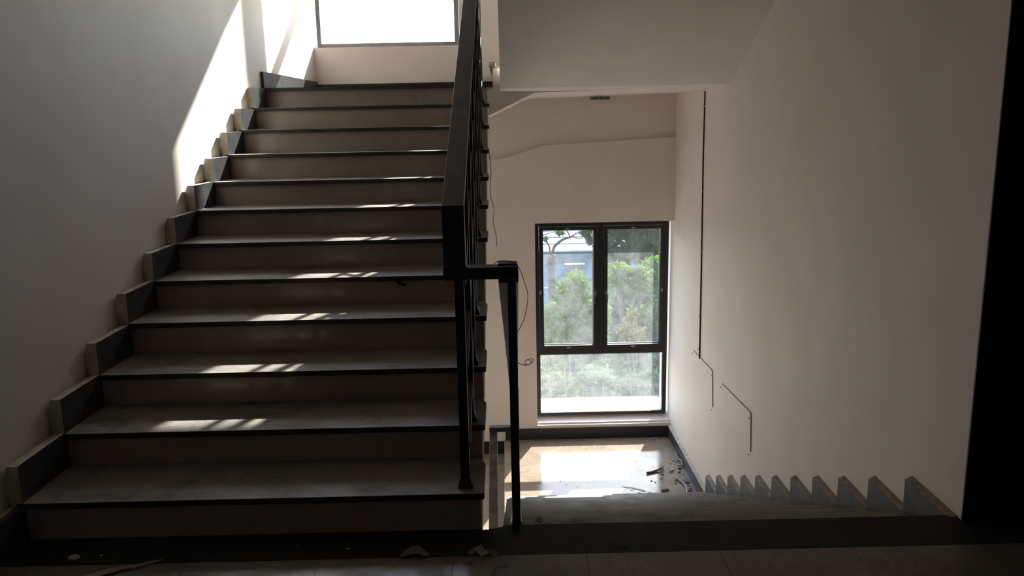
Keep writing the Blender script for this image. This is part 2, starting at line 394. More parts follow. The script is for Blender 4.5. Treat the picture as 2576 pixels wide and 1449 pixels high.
# ------------------------------------------------------------------ stair flights
def flight(name, label, y0, z0, s, xl, xr, treads, dz=None, side=0, n=12, skirt=None, sk=.0):
    """nosing j (1..n) at Y = y0+s(j-1)T, Z = z0+jR ; s=+1 rises away from the camera"""
    zz = [z0 + j*R + (dz[j] if dz else 0) for j in range(n+1)]
    root = empty(name, (xl, y0, z0), label, 'staircase')
    pts = []
    e = .034
    for j in range(1, n+1):
        y = y0 + s*((j-1)*T + e)
        pts += [(y, zz[j-1]-.025), (y, zz[j]-.025)]
    yt, yb_ = y0 + s*((n-1)*T+e), y0 + s*e
    low = [(yt, zz[n]-.245), (yb_, z0-.04-.25 if s < 0 else z0-.06)]
    if name_sof.get(label): low = name_sof[label]
    MB().prism(pts + low, XWL+.012 if side == 0 else xl+.012, xr-.012 if side == 0 else (xr+.008 if treads else xr+.02), 'x').build('concrete_body', 'paint', root)
    if treads:
        cut = .014
        if side == 0:   # free end on the right
            poly = [(xl-.002, 0), (xr-.004, 0), (xr, s*.004), (xr, s*.27), (xr-.006, s*.292), (xr-cut, s*.302), (xr-cut, s*(T+.035)), (xl-.002, s*(T+.035))]
        else:
            poly = [(xr+.008, 0), (xl+.004, 0), (xl, s*.004), (xl, s*.27), (xl+.006, s*.292), (xl+cut, s*.302), (xl+cut, s*(T+.035)), (xr+.008, s*(T+.035))]
        tb = MB(); nn = len(poly)
        tb.add([(x, y, -.025) for x, y in poly]+[(x, y, 0) for x, y in poly],
               [tuple(range(nn)), tuple(range(nn, 2*nn))]+[(i, (i+1) % nn, nn+(i+1) % nn, nn+i) for i in range(nn)], [1, 0]+[1]*nn)
        first = None
        for j in range(1, n):
            loc = (0, y0+s*(j-1)*T, zz[j])
            if first is None:
                first = tb.build('tread', ['tread', 'nosing'], None, bevel=.0012)
                me = first.data; bpy.data.objects.remove(first)
            link('tread', me, root, loc, .0012)
        for j in range(1, n+1):
            ya = y0+s*((j-1)*T+.02); yb2 = ya+s*.014
            MB().box(xl-.0 if side == 0 else xl+.018, xr-.018 if side == 0 else xr, min(ya, yb2), max(ya, yb2), zz[j-1], zz[j]-.025).build('riser', 'riser', root, org=(0, ya, zz[j-1]))
    return root, zz
name_sof = {}
L_up = 'broad marble staircase rising on the left to the upper landing'
L_dn = 'flight of marble steps descending on the right to the lower landing'
L_rt = 'sloping plastered underside of the flight above, top right'
L_lo = 'flight descending below the ascending stairs, seen through the gap'
name_sof[L_rt] = [(2.87, 3.47), (6.296, 1.77), (6.55, 1.752)]
name_sof[L_dn] = [(YD-.03, -.3), (6.5, -1.995)]
up, zz = flight('staircase', L_up, Y0, 0, 1, XL, XR, True, DZ, 0)
dn, zd = flight('staircase', L_dn, YD+11*T, ZLOW, -1, -.035, XW-.02, True, None, 1)
rt, zr_ = flight('staircase', L_rt, YE+.02, 1.95, -1, -.03, XW-.02, False, None, 1)
lo, zlo = flight('staircase', L_lo, Y0, -3.75, 1, XL, XR, True, None, 0)
# plaster edge of the upper flight over the left half (its own underside closes the shaft)
o = MB().prism([(2.9, 3.6), (6.55, 5.3), (6.55, 5.55), (2.9, 3.85)], XWL, -.11, 'x').build('ceiling', 'paint')
tag(o, 'sloped soffit of the next flight high on the left', 'ceiling', kind='structure')

# stepped skirting of the ascending flight
h = .147
for k in range(1, 12):
    z = ZK[k]; y = Y0+(k-1)*T
    j1, j2 = random.uniform(-.003, .003), random.uniform(-.003, .003)
    sk = MB().hexa([(-1.856, y+.002, z), (-1.8314, y+.002+j1, z), (-1.8314, y+T+.018, z), (-1.856, y+T+.018, z),
                    (-1.856, y+.002+j2, z+h), (-1.8314, y+.004, z+h), (-1.8314, y+T+.018, z+h+.002), (-1.856, y+T+.018, z+h+.002)],
                   [1, 1, 1, 0, 0, 0]).build('skirting_stone', ['skirt', 'mortar'], up, org=(XL, y, z))
    MB().prism([(-1.856, z-.02), (-1.871, z-.02), (-1.8865, z+.03), (-1.8895, z+.10+j2), (-1.873, z+h), (-1.856, z+h)], y+.004, y+T, 'y').build('mortar_bed', 'mortar', sk)
    
for k in range(1, 12):
    z = ZLOW + k*R; y = YD+11*T-(k-1)*T
    if k == 12: continue
o = MB().hexa([(-1.856, 1.2, 0), (-1.8314, 1.2, 0), (-1.8314, Y0+.018, 0), (-1.856, Y0+.018, 0), (-1.856, 1.2, .146), (-1.8314, 1.2, .146), (-1.8314, Y0+.018, .146), (-1.856, Y0+.018, .146)]).build('baseboard_left_lobby', 'skirt')
tag(o, 'dark stone baseboard along the left wall before the first step', 'baseboard', kind='structure')
MB().box(XWL, -1.856, 1.2, Y0+.03, 0, .143).build('mortar_bed', 'mortar', o)
for k in range(0, 11):            # pieces on the descending flight, tread at -(k+1)R
    z = -(k+1)*R; yf = YD+(k+1)*T; yn = YD+k*T-.018
    xa = 1.6816
    sk = MB().hexa([(xa, yn, z), (XW-.008, yn, z), (XW-.008, yf-.002, z), (xa, yf-.002, z),
                    (xa, yn, z+h), (XW-.008, yn, z+h), (XW-.008, yf+random.uniform(-.003, .003), z+h), (xa, yf-.002, z+h)],
                   [1, 1, 0, 0, 0, 0]).build('skirting_stone', ['skirt', 'rawedge'], dn, org=(xa, yf, z))
    b = MB().hexa([(xa+.0015, yn, z+h), (XW, yn, z+h-.002), (XW, yf, z+h-.002), (xa+.0015, yf-.004, z+h),
                   (xa+.004, yn, z+h+.003), (XW, yn, z+h+.007), (XW, yf+.004, z+h+.012), (xa+.004, yf-.006, z+h+.003)])
    b.build('mortar_bed', 'rawedge', sk)

# ------------------------------------------------------------------ railings
SL = R/T
def post(root, x, y, z0, z1, r=.0175, mat='metal', shoe=True):
    p = MB().box(x-r, x+r, y-r, y+r, z0, z1).build('post', mat, root, bevel=.002, org=(x, y, z0))
    if not shoe: return p
    a, c = r*1.0, r*1.75
    s = MB().hexa([(x-c, y-c, z0), (x+c, y-c, z0), (x+c, y+c, z0), (x-c, y+c, z0),
                   (x-a-.001, y-a-.001, z0+.036), (x+a+.001, y-a-.001, z0+.036), (x+a+.001, y+a+.001, z0+.036), (x-a-.001, y+a+.001, z0+.036)])
    s.build('base_shoe', mat, p)
    return p
def slopebar(root, name, x0, x1, ya, za, yb_, zb, th, mat, bevel=.003, dx=0):
    b = MB().hexa([(x0, ya, za-th), (x1, ya, za-th), (x1+dx, yb_, zb-th), (x0+dx, yb_, zb-th),
                   (x0, ya, za), (x1, ya, za), (x1+dx, yb_, zb), (x0+dx, yb_, zb)])
    return b.build(name, mat, root, bevel=bevel, org=(x0, ya, za))
ru = empty('stair_railing', (-.19, 2.93, .15), 'black steel railing with box handrail beside the ascending stairs', 'railing')
slopebar(ru, 'handrail', -.226, -.148, 2.905, 1.234, 6.44, 1.234+SL*(6.44-2.905), .055, 'metal')
MB().box(-.226, -.146, 2.90, 2.955, .965, 1.237).build('handrail_drop', 'metal', ru, bevel=.003)
MB().box(-.228, .043, 2.897, 2.965, .967, 1.011).build('connecting_bar', 'metal', ru, bevel=.002)
px = -.164
prev = None
for k in range(1, 12):
    y = Y0+(k-1)*T+.062+(.012 if k == 1 else 0); x = px-(.009 if k == 1 else 0)
    zt = 1.234+SL*(y-2.905)-.05
    if k == 1: zt = .97
    post(ru, x, y, ZK[k], zt)
    if prev:
        for hh in (.17, .48, .79):
            slopebar(ru, 'rail_bar', -.176, -.150, prev[0]+.0175, prev[1]+hh, y-.0175, ZK[k]+hh, .022, 'metal', .001)
    prev = (y, ZK[k])
rd = empty('stair_railing', (.018, 2.93, 0), 'cement-splashed black handrail beside the descending stairs', 'railing')
slopebar(rd, 'handrail', -.030, .044, 2.945, .995, 6.42, .995-SL*(6.42-2.945), .05, 'metal_blot', .003, .036)
MB().box(-.030, .040, 2.93, 2.99, .985, 1.018).build('handrail_start', 'metal', rd, bevel=.002)
MB().box(.006, .08, 6.42, 6.475, -.975, -.57).build('handrail_drop', 'metal', rd, bevel=.003)
MB().box(-.17, .08, 6.43, 6.49, -1.005, -.965).build('connecting_bar', 'metal', rd, bevel=.002)
post(rd, .018, 2.888, 0, .967, .015, shoe=False)
prev = None
for k in range(1, 12):
    y = YD+k*T-.062; z = -k*R; x = .018+.03*(k/12)
    zt = .995-SL*(y-2.945)-.045
    post(rd, x, y, z, zt)
    if prev:
        for hh in (.17, .48, .79): slopebar(rd, 'rail_bar', x-.013, x+.013, prev[0]+.0175, prev[1]+hh, y-.0175, z+hh, .022, 'metal', .001)
    prev = (y, z)
rl = empty('stair_railing', (-.135, 6.45, -1.95), 'dusty black handrail of the lowest flight, seen down the stairwell gap', 'railing')
slopebar(rl, 'handrail', -.170, -.103, 6.49, -1.005, 2.95, -1.005-SL*3.54, .05, metal_dusty('dusty_steel', (.23, .20, .18), 1.3), .003)
for k in range(8, 12):
    y = Y0+(k-1)*T+.062; z = -3.75+k*R; post(rl, -.137, y, z, -1.005-SL*(6.49-y)-.04)
rr = empty('stair_railing', (.02, 6.45, 1.95), 'black railing of the flight above, hidden behind its slope', 'railing')
slopebar(rr, 'handrail', -.018, .056, 6.46, 3.17, 2.95, 3.17+SL*3.51, .05, 'metal')
MB().box(-.018, .056, 6.42, 6.475, 2.80, 3.15).build('handrail_drop', 'metal', rr, bevel=.003)
MB().box(-.226, .056, 6.42, 6.475, 2.78, 2.825).build('connecting_bar', 'metal', rr, bevel=.002)
prev = None
for k in range(1, 12):
    y = YE-(k-1)*T-.062; z = 1.95+k*R; post(rr, .022, y, z, 3.17+SL*(6.46-y)-.04)
    if prev:
        for hh in (.17, .48, .79): slopebar(rr, 'rail_bar', .009, .035, prev[0]-.0175, prev[1]+hh, y+.0175, z+hh, .022, 'metal', .001)
    prev = (y, z)

# ------------------------------------------------------------------ windows
def window(n, x0, x1, z0, z1, label, detail=True, fm='wframe', gl='glass', gll='glass_low'):
    root = empty(f'window_{n}', ((x0+x1)/2, YG, z0), label, 'window', kind='structure')
    ya, yb_ = YG-.018, YG+.03
    fw = .052
    xm = (x0+x1)/2 + (-.055 if n == 2 else -.014)
    zt0, zt1 = z0+.685, z0+.745     # transom
    f = MB().box(x0, x0+.04, ya, yb_, z0, z1).box(x1-.045, x1, ya, yb_, z0, z1).box(x0+.04, x1-.045, ya, yb_, z1-.036, z1).box(x0+.04, x1-.045, ya, yb_, z0, z0+.036)
    f.build('frame', fm, root, bevel=.002)
    MB().box(x0+.04, x1-.045, ya-.004, yb_, zt0, zt1).build('transom', fm, root, bevel=.002)
    MB().box(xm-.03, xm+.03, ya, yb_, zt1, z1-.036).build('mullion', fm, root, bevel=.002)
    # fixed lower pane
    p = MB().box(x0+.04, x1-.045, YG+.008, YG+.014, z0+.036, zt0).build('pane', gll, root)
    for sx0, sx1 in ((x0+.04, xm-.03), (xm+.03, x1-.045)):
        g = .002; sw = .041
        a0, a1, c0, c1 = sx0+g, sx1-g, zt1+g, z1-.036-g
        s = MB().box(a0, a0+sw, ya-.012, yb_-.004, c0, c1).box(a1-sw, a1, ya-.012, yb_-.004, c0, c1).box(a0+sw, a1-sw, ya-.012, yb_-.004, c0, c0+sw-.004).box(a0+sw, a1-sw, ya-.012, yb_-.004, c1-sw+.004, c1)
        so_ = s.build('sash', fm, root, bevel=.002)
        MB().box(a0+sw, a1-sw, YG+.008, YG+.014, c0+sw-.004, c1-sw+.004).build('pane', gl, so_)
        if detail:
            q = .006; y1, y2 = YG+.016, YG+.024
            B0, B1, C0, C1 = a0+sw, a1-sw, c0+sw-.004, c1-sw+.004
            MB().box(B0, B0+q*.6, y1, y2, C0, C1).box(B1-q, B1, y1, y2, C0, C1).box(B0, B1, y1, y2, C0, C0+q*1.6).box(B0, B1, y1, y2, C1-q*.6, C1).build('glazing_bead', 'bead', so_)
            # lever handle near the meeting stiles
            left = sx0 < x0+.2
            hx = (a1-sw*.5) if left else (a0+sw*.5); hz = c0+.60
            hd = MB().box(hx-.011, hx+.011, ya-.02, ya-.011, hz-.03, hz+.045).build('handle', 'wframe', so_, bevel=.002) if False else None
            sg = -1 if left else 1
            t = MB().tube([(hx, ya-.012, hz+.012), (hx, ya-.05, hz+.012), (hx+sg*.006, ya-.058, hz+.004), (hx+sg*.012, ya-.058, hz-.02), (hx+sg*.012, ya-.056, hz-.10)], [.009, .009, .0095, .009, .007], 10)
            t.box(hx-.014, hx+.014, ya-.021, ya-.012, hz-.025, hz+.045)
            t.build('handle', simple_handle, so_, smooth=False)
            sx = (a0+a1)/2 - .01
            MB().box(sx-.02, sx+.02, ya-.0135, ya-.012, c1-.028, c1-.015).build('sticker', 'sticker', so_)
            MB().box(sx-.015, sx+.03, ya-.0135, ya-.012, c0+.008, c0+.026).build('sticker', 'sticker', so_)
            ex = a0+.012 if left else a1-.02
            MB().box(ex-.009, ex+.009, ya-.0135, ya-.012, hz+.0, hz+.036).build('sticker', 'sticker', so_)
    return root
simple_handle = simple('handle_grey', (.06, .06, .062), None, .35)
window(1, .302, 1.690, -1.598, .492, 'black-framed lower landing window with two sashes over a fixed pane')
window(2, -1.812, -.415, 2.275, 4.33, 'grey-framed window above the upper landing with blown-out sky', False, 'wframe_grey', 'glass_clear', 'glass_clear')
window(3, -1.812, -.415, -1.478, .615, 'lower landing window hidden behind the stairs', False, 'wframe', 'glass_clear', 'glass_clear')
window(4, .302, 1.690, 2.215, 4.37, 'window above the upper landing behind the sloping soffit', False, 'wframe', 'glass_clear', 'glass_clear')

# ------------------------------------------------------------------ fixtures on walls
t = MB().tube([(XW-.004, 7.083, 1.745), (XW-.006, 7.080, 1.2), (XW-.006, 7.055, .6), (XW-.006, 7.035, .0), (XW-.006, 7.019, -.585)], .0065, 8)
cb = t.build('wall_cable', 'wire'); tag(cb, 'thin black cable clipped vertically on the right wall', 'cable')
for z in (1.62, .9, .38, -.2, -.5): MB().box(XW-.016, XW, 7.083-.05*(1.745-z)/2.3-.012, 7.083-.05*(1.745-z)/2.3+.012, z-.006, z+.006).build('clip', 'chip', cb)
def rod(pts, label):
    o = MB().tube([(XW-.004, y, z) for y, z in pts], .0035, 6).build('bent_rod', 'greywire')
    tag(o, label, 'rod', 'bent rods fixed on the right wall')
    for y, z in (pts[0], pts[-2], pts[-1]):
        MB().box(XW-.006, XW, y+.045, y+.052, z-.045, z-.037).build('screw', 'greywire', o)
rod([(7.257, -.576), (6.60, -.562), (6.561, -.585), (6.526, -.861)][:1] + [(7.019, -.585), (6.60, -.562)][:0] + [(6.585, -.556), (6.561, -.572), (6.526, -.861)], 'thin bent grey rod on the right wall, under the vertical cable')
rod([(6.25, -.568), (5.50, -.53), (5.48, -.545), (5.454, -.812)], 'thin bent grey rod on the right wall, nearer one without a cable')
# paper marker under the landing
lab = MB().box(.84, 1.035, YW-.14, YW-.135, 1.715, 1.748).build('paper_marker', simple('marker_card', (.24, .225, .18), (.28, .26, .22), .9), org=(.94, YW-.14, 1.73))
tag(lab, 'small grey marker strip with dark letters under the upper landing beam', 'marker')
b = MB()
for i, dx in enumerate((.035, .052, .069, .110, .150, .172, .189)):
    wd = .0045 if i != 3 else .009
    b.box(.84+dx-wd, .84+dx+wd, YW-.142, YW-.140, 1.724, 1.740)
b.build('printed_marks', 'ink', lab)
MB().box(.89, .99, YW-.139, YW, 1.748, 1.752).build('bracket', 'chip', lab)
# loose wire looped over the handrail
def spline(pts, n=6):
    out = []; P = [Vector(p) for p in pts]
    for i in range(len(P)-1):
        p0, p1, p2, p3 = P[max(i-1, 0)], P[i], P[i+1], P[min(i+2, len(P)-1)]
        for j in range(n):
            t = j/n
            out.append(.5*((2*p1)+(-p0+p2)*t+(2*p0-5*p1+4*p2-p3)*t*t+(-p0+3*p1-3*p2+p3)*t**3))
    out.append(P[-1]); return out
wp = [(-.053, 1.016), (-.026, 1.035), (.017, 1.033), (.045, 1.010), (.07, .939), (.075, .895), (.06, .821), (.033, .769), (.014, .739), (.012, .694), (.031, .663), (.058, .649), (.083, .654), (.078, .668), (.066, .667), (.060, .656), (.072, .649), (.090, .662), (.087, .673), (.079, .672)]
o = MB().tube(spline([(x, 2.89-.012*(i > 3)-.0*i, z) for i, (x, z) in enumerate(wp)]), .0013, 5).build('loose_wire', 'brownwire', smooth=True)
tag(o, 'thin brown wire looped over the end of the horizontal rail', 'wire')
o = MB().tube(spline([(-.100, 5.53, 1.34), (-.088, 5.5, 1.2), (-.097, 5.5, 1.12), (-.093, 5.49, 1.03), (-.074, 5.49, .95), (-.082, 5.49, .87), (-.07, 5.49, .80), (-.064, 5.49, .77), (-.062, 5.49, .70)]), .0022, 5).build('hanging_string', 'brownwire', smooth=True)
tag(o, 'ragged dark string hanging from the edge of a step in the well', 'string')

# ------------------------------------------------------------------ debris
def lump(name, x, y, z, sx, sy, sz, mat, rz=0, seed=0, seg=(6, 4), label=None, cat=None, group=None, me=None):
    if me is None:
        r = random.Random(seed); vs = []; fs = []
        n, k = seg
        for i in range(1, k):
            a = math.pi*i/k
            for j in range(n):
                t = 2*math.pi*j/n; q = 1+r.uniform(-.28, .28)
                vs.append((math.sin(a)*math.cos(t)*q, math.sin(a)*math.sin(t)*q, .5+.5*math.cos(a)))
        vs += [(0, 0, 1), (0, 0, 0)]; T_, B_ = len(vs)-2, len(vs)-1
        for i in range(k-2):
            for j in range(n): fs.append((i*n+j, i*n+(j+1) % n, (i+1)*n+(j+1) % n, (i+1)*n+j))
        for j in range(n): fs.append((T_, (j+1) % n, j)); fs.append((B_, (k-2)*n+j, (k-2)*n+(j+1) % n))
        me = bpy.data.meshes.new(name); me.from_pydata(vs, [], fs); me.materials.append(M[mat]); me.update()
    o = bpy.data.objects.new(name, me); COL.objects.link(o); o.location = (x, y, z); o.scale = (sx, sy, sz); o.rotation_euler = (0, 0, rz)
    return tag(o, label, cat, group)
lump('plaster_lump', -1.585, 2.722, .0, .020, .014, .020, 'chip', .3, 3, (8, 5), 'pale plaster lump on the dark border, far left', 'rubble')
small = [(-1.50, 2.745, .006, 'small pale grit crumb behind the wood splinter'), (-.155, 2.650, .006, 'white crumb in front of the crumpled paper packet'), (-.190, 2.622, .005, 'tiny white crumb left of and nearer than the crumb by the packet'), (-.60, 2.75, .008, 'white chip on the border between lump and card'), (-.80, 2.79, .004, 'pale speck near the first riser, left of the white chip')]
for i, (x, y, s_, l) in enumerate(small): lump('grit_crumb', x, y, 0, s_, s_*.7, s_*.7, 'chip', i, 20+i, label=l, cat='rubble')
# splintered strip of wood/card lower left
P = [(-1.50, 2.545), (-1.475, 2.605), (-1.43, 2.640), (-1.38, 2.655), (-1.345, 2.660), (-1.30, 2.683), (-1.255, 2.698), (-1.29, 2.674), (-1.33, 2.648), (-1.325, 2.640), (-1.35, 2.645), (-1.375, 2.633), (-1.395, 2.615), (-1.43, 2.598), (-1.45, 2.55)]
o = MB().prism(P, .004, .009, 'z').build('wood_splinter', 'wood', org=(-1.4, 2.62, .004)); tag(o, 'long pale wood splinter on the floor, bottom left', 'wood scrap'); o.rotation_euler[0] = .0
# torn card flake (arched)
b = MB(); vs = []; n = 10
outl = [(-.405, 2.678), (-.398, 2.700), (-.385, 2.722), (-.362, 2.738), (-.340, 2.738), (-.322, 2.718), (-.303, 2.703), (-.298, 2.690), (-.314, 2.672), (-.335, 2.684), (-.36, 2.680), (-.378, 2.676)]
cx_, cy_ = -.352, 2.705
top = []
for x, y in outl: top.append((x, y, .003+max(0, .022*(1-((x-cx_)/.055)**2)*.6)))
b.add([(cx_, cy_, .024)]+top+[(cx_, cy_, .020)]+[(x, y, z-.003) for x, y, z in top],
      [(0, 1+i, 1+(i+1) % 12) for i in range(12)]+[(13, 14+(i+1) % 12, 14+i) for i in range(12)]+[(1+i, 14+i, 14+(i+1) % 12, 1+(i+1) % 12) for i in range(12)])
o = b.build('card_scrap', 'card', org=(cx_, cy_, 0)); tag(o, 'curled brown torn card scrap in front of the first step', 'card scrap')
# crumpled packet with printed box
pk = MB()
g = [(-.150, 2.712, .006), (-.128, 2.722, .020), (-.108, 2.716, .024), (-.090, 2.690, .010), (-.078, 2.676, .002),
     (-.142, 2.694, .002), (-.122, 2.690, .008), (-.118, 2.676, .006), (-.108, 2.672, .002)]
pk.add([(-.138, 2.716, .012), (-.112, 2.724, .022), (-.086, 2.678, .012), (-.112, 2.672, .006),
        (-.138, 2.716, .009), (-.112, 2.724, .019), (-.086, 2.678, .009), (-.112, 2.672, .003)],
       [(0, 1, 2, 3), (7, 6, 5, 4), (0, 4, 5, 1), (1, 5, 6, 2), (2, 6, 7, 3), (3, 7, 4, 0)])
pr_ = pk.build('paper_packet', 'paper', org=(-.11, 2.70, 0)); tag(pr_, 'crumpled pale paper packet with a dark printed box', 'packet')
MB().add([(-.086, 2.678, .012), (-.098, 2.7, .017), (-.062, 2.704, .010), (-.045, 2.684, .003), (-.065, 2.668, .002),
          (-.086, 2.678, .010), (-.098, 2.7, .015), (-.062, 2.704, .008), (-.045, 2.684, .001), (-.065, 2.668, .0005)],
         [(0, 1, 2, 3, 4), (9, 8, 7, 6, 5), (0, 5, 6, 1), (1, 6, 7, 2), (2, 7, 8, 3), (3, 8, 9, 4), (4, 9, 5, 0)]).build('packet_flap', 'card', pr_)
MB().add([(-.165, 2.700, .002), (-.150, 2.712, .012), (-.138, 2.716, .011), (-.128, 2.695, .007), (-.145, 2.690, .001)], [(0, 1, 2, 3, 4)]).build('torn_end', 'card', pr_, fixn=False)
def onpk(u, v, e=.0006):
    a = Vector((-.138, 2.716, .012)); c = Vector((-.112, 2.724, .022)); d = Vector((-.112, 2.672, .006))
    return tuple(a+(c-a)*u+(d-a)*v+Vector((0, 0, e)))
b = MB()
for u0, u1, v0, v1 in ((.45, .95, .10, .16), (.45, .95, .62, .68), (.45, .53, .16, .62), (.87, .95, .16, .62), (.60, .66, .25, .52), (.74, .80, .25, .38), (.15, .22, .25, .45), (.12, .2, .70, .85)):
    b.add([onpk(u0, v0), onpk(u1, v0), onpk(u1, v1), onpk(u0, v1)], [(0, 1, 2, 3)])
b.build('printed_box', 'ink', pr_, fixn=False)
# tangle of string on the border
kp = [(.335, 2.725, .004), (.352, 2.742, .01), (.372, 2.752, .014), (.378, 2.738, .012), (.360, 2.728, .008), (.346, 2.712, .005), (.350, 2.696, .004), (.368, 2.702, .008), (.388, 2.712, .01), (.405, 2.708, .004), (.415, 2.712, .003)]
o = MB().tube(spline(kp, 5), .0024, 6).build('string_tangle', 'rag', smooth=True); tag(o, 'tangled dark grey string on the granite border, right of centre', 'string')
kp = [(-.068, 2.545, .002), (-.066, 2.575, .003), (-.052, 2.598, .004), (-.030, 2.604, .003), (-.018, 2.607, .002)]
o = MB().tube(spline(kp, 5), .0012, 5).build('loose_wire', 'brownwire', smooth=True); tag(o, 'short curved dark wire on the tiles, bottom centre', 'wire')
# spider-like rag on lower steps
o = MB().tube(spline([(.10, 3.21, -.148), (.115, 3.225, -.135), (.13, 3.215, -.14), (.118, 3.205, -.146), (.108, 3.222, -.142), (.125, 3.235, -.147)], 5), .0022, 6).build('string_tangle', 'rag', smooth=True); tag(o, 'small brown tuft on the top descending step behind the newel', 'string')
# lower landing debris
zf = ZLOW
o = MB().tube(spline([(1.30, 7.290, zf+.012), (1.36, 7.315, zf+.010), (1.42, 7.345, zf+.016), (1.465, 7.375, zf+.022)], 3), [.010]*9+[.006], 6).build('stick', 'chipdark', smooth=True); tag(o, 'dark broken stick lying alone on the sunlit landing', 'stick')
o = MB().tube(spline([(1.545, 7.18, zf+.012), (1.59, 7.08, zf+.012), (1.606, 6.99, zf+.012), (1.60, 6.90, zf+.012), (1.575, 6.80, zf+.012)], 4), .011, 8).build('pipe_offcut', 'pvc', smooth=True); tag(o, 'curved grey-beige pipe offcut among rubble on the landing', 'pipe')
o = MB().tube(spline([(1.672, 7.74, zf+.008), (1.668, 7.62, zf+.010), (1.678, 7.52, zf+.03), (1.676, 7.42, zf+.012)], 4), .008, 8).build('pipe_offcut', 'pvc', smooth=True); tag(o, 'thin pale hose piece against the right baseboard of the landing', 'pipe')
chipm = [lump('tmp', 0, 0, 0, 1, 1, 1, mt, 0, 50+i).data for i, mt in enumerate(('chip', 'chip', 'chip', 'chipdark', 'chipdark'))]
for o_ in [x for x in COL.objects if x.name.startswith('tmp')]: bpy.data.objects.remove(o_)
chips = []
rc = random.Random(11)
for i in range(46):                       # along the right baseboard
    y = rc.uniform(6.75, 7.62); dx = abs(rc.gauss(0, .055))
    chips.append((1.655-dx, y, rc.uniform(.006, .020), rc.choice((0, 1, 2, 0, 1, 3))))
for i in range(24): chips.append((rc.uniform(1.28, 1.62), rc.uniform(6.72, 7.6), rc.uniform(.004, .011), rc.choice((0, 3, 4, 4))))
for i in range(10): chips.append((rc.uniform(1.48, 1.66), rc.uniform(8.10, 8.19), rc.uniform(.006, .014), 0))
for i in range(12): chips.append((rc.uniform(.1, 1.3), rc.uniform(7.0, 8.18), rc.uniform(.003, .008), rc.choice((0, 3))))
for x, y, s_, k in chips:
    reg = 'in the back corner below the window' if y > 8.05 and x > 1.4 else 'strewn along the right baseboard' if x > 1.5 else 'on the open landing floor' if x < 1.27 else 'around the stick on the right of the landing floor'
    lump('plaster_chip' if k < 3 else 'dark_chip', x, y, zf, s_, s_*rc.uniform(.6, 1), s_*rc.uniform(.5, .8), None, rc.uniform(0, 3), me=chipm[k],
         label=('small pale plaster chip ' if k < 3 else 'small dark rubble crumb ')+reg, cat='rubble',
         group=('pale plaster chips ' if k < 3 else 'dark rubble crumbs ')+reg)
blk = [(1.40, 6.92, .022, .012, .5, 'brown broken stick end among landing rubble near the stairs'), (1.55, 7.35, .016, .012, 1.0, 'pale square plaster block beside the curved pipe offcut')]
for x, y, a, c, r_, l in blk:
    o = MB().box(-a*1.6, a*1.6, -c, c, 0, c*1.4).build('rubble_block', 'chipdark' if 'brown' in l else 'chip'); o.location = (x, y, zf); o.rotation_euler[2] = r_; tag(o, l, 'rubble')
# a patch of dropped wet plaster smeared on the landing
rs_ = random.Random(5); b = MB()
for cx0, cy0, ra, rb in ((1.06, 7.01, .035, .014), (1.13, 6.985, .05, .018), (1.20, 6.94, .04, .02), (1.17, 6.89, .025, .012), (1.26, 6.90, .022, .012), (1.31, 6.87, .03, .010), (1.10, 6.95, .018, .008), (1.24, 6.86, .02, .008)):
    P = [(cx0+math.cos(2*math.pi*i/11)*ra*rs_.uniform(.55, 1.2), cy0+math.sin(2*math.pi*i/11)*rb*rs_.uniform(.5, 1.3)-(math.cos(2*math.pi*i/11)*ra*.5)) for i in range(11)]
    b.prism(P, zf, zf+.0015, 'z')
o = b.build('plaster_smear', 'chip', org=(1.12, 6.94, zf)); tag(o, 'flat white plaster smear on the landing floor by the sun patch', 'smear')

# dark adhesive run on the fifth riser, just under the tread edge
yr = Y0+4*T+.0185; zr5 = ZK[5]-.026
MB().prism([(-.60, zr5), (-.575, zr5-.012), (-.560, zr5-.028), (-.535, zr5-.034), (-.522, zr5-.026), (-.53, zr5-.016), (-.55, zr5-.010), (-.555, zr5)], yr, yr+.001, 'y').build('adhesive_run', 'ink', up)

# ------------------------------------------------------------------ outside
GZ = -12.5
o = MB().box(-160, 160, YO+.5, 320, GZ-.3, GZ).build('ground', 'ground'); tag(o, 'green scrubby ground far below outside the windows', 'ground', kind='structure')
o = MB().box(-6, 8, YO+.001, YO+.02, GZ, -4.2).build('wall_outside', 'sill'); tag(o, 'outer face of the building below the stairs', 'wall', kind='structure')
# the blue building
bd = empty('building', (5, 56, GZ), 'blue-walled building with pale flat roof behind the trees', 'building')
RZ = -7.15
MB().box(-24, 9.2, 56, 76, GZ, RZ-.9).build('wall', 'bluewall', bd)
MB().box(-24.3, 9.5, 55.7, 76.3, RZ-.9, RZ-.12).build('fascia', 'bluedark', bd)
MB().prism([(55.4, RZ-.12), (78, RZ+1.6), (78, RZ+1.72), (55.4, RZ)], -24.6, 9.8, 'x').build('roof', 'roof', bd)
for i in range(3): MB().box(-24.6, 9.8, 57.2+i*2.2, 57.28+i*2.2, RZ+.12+i*.167, RZ+.2+i*.167).build('roof_seam', 'bluewall', bd)
wx0, wx1 = 4.15, 5.28
wo = MB().box(wx0, wx1, 55.9, 56.1, RZ-1.9, RZ-1.12).build('window', 'dark', bd)
MB().box(wx0-.1, wx1+.16, 55.75, 56.0, RZ-1.10, RZ-.98).build('lintel', 'sill', wo)
bb_ = MB()
for i in range(6): bb_.box(wx0+.05+i*.19, wx0+.075+i*.19, 55.86, 55.9, RZ-1.9, RZ-1.12)
for i in range(4): bb_.box(wx0, wx1, 55.86, 55.9, RZ-1.86+i*.19, RZ-1.84+i*.19)
bb_.build('window_bars', 'bluewall', wo)
MB().box(5.45, 5.95, 55.93, 56.02, RZ-2.5, RZ-1.0).build('door_panel', simple('pale_blue_panel', (.11, .155, .27), (.12, .17, .29), .8), bd)
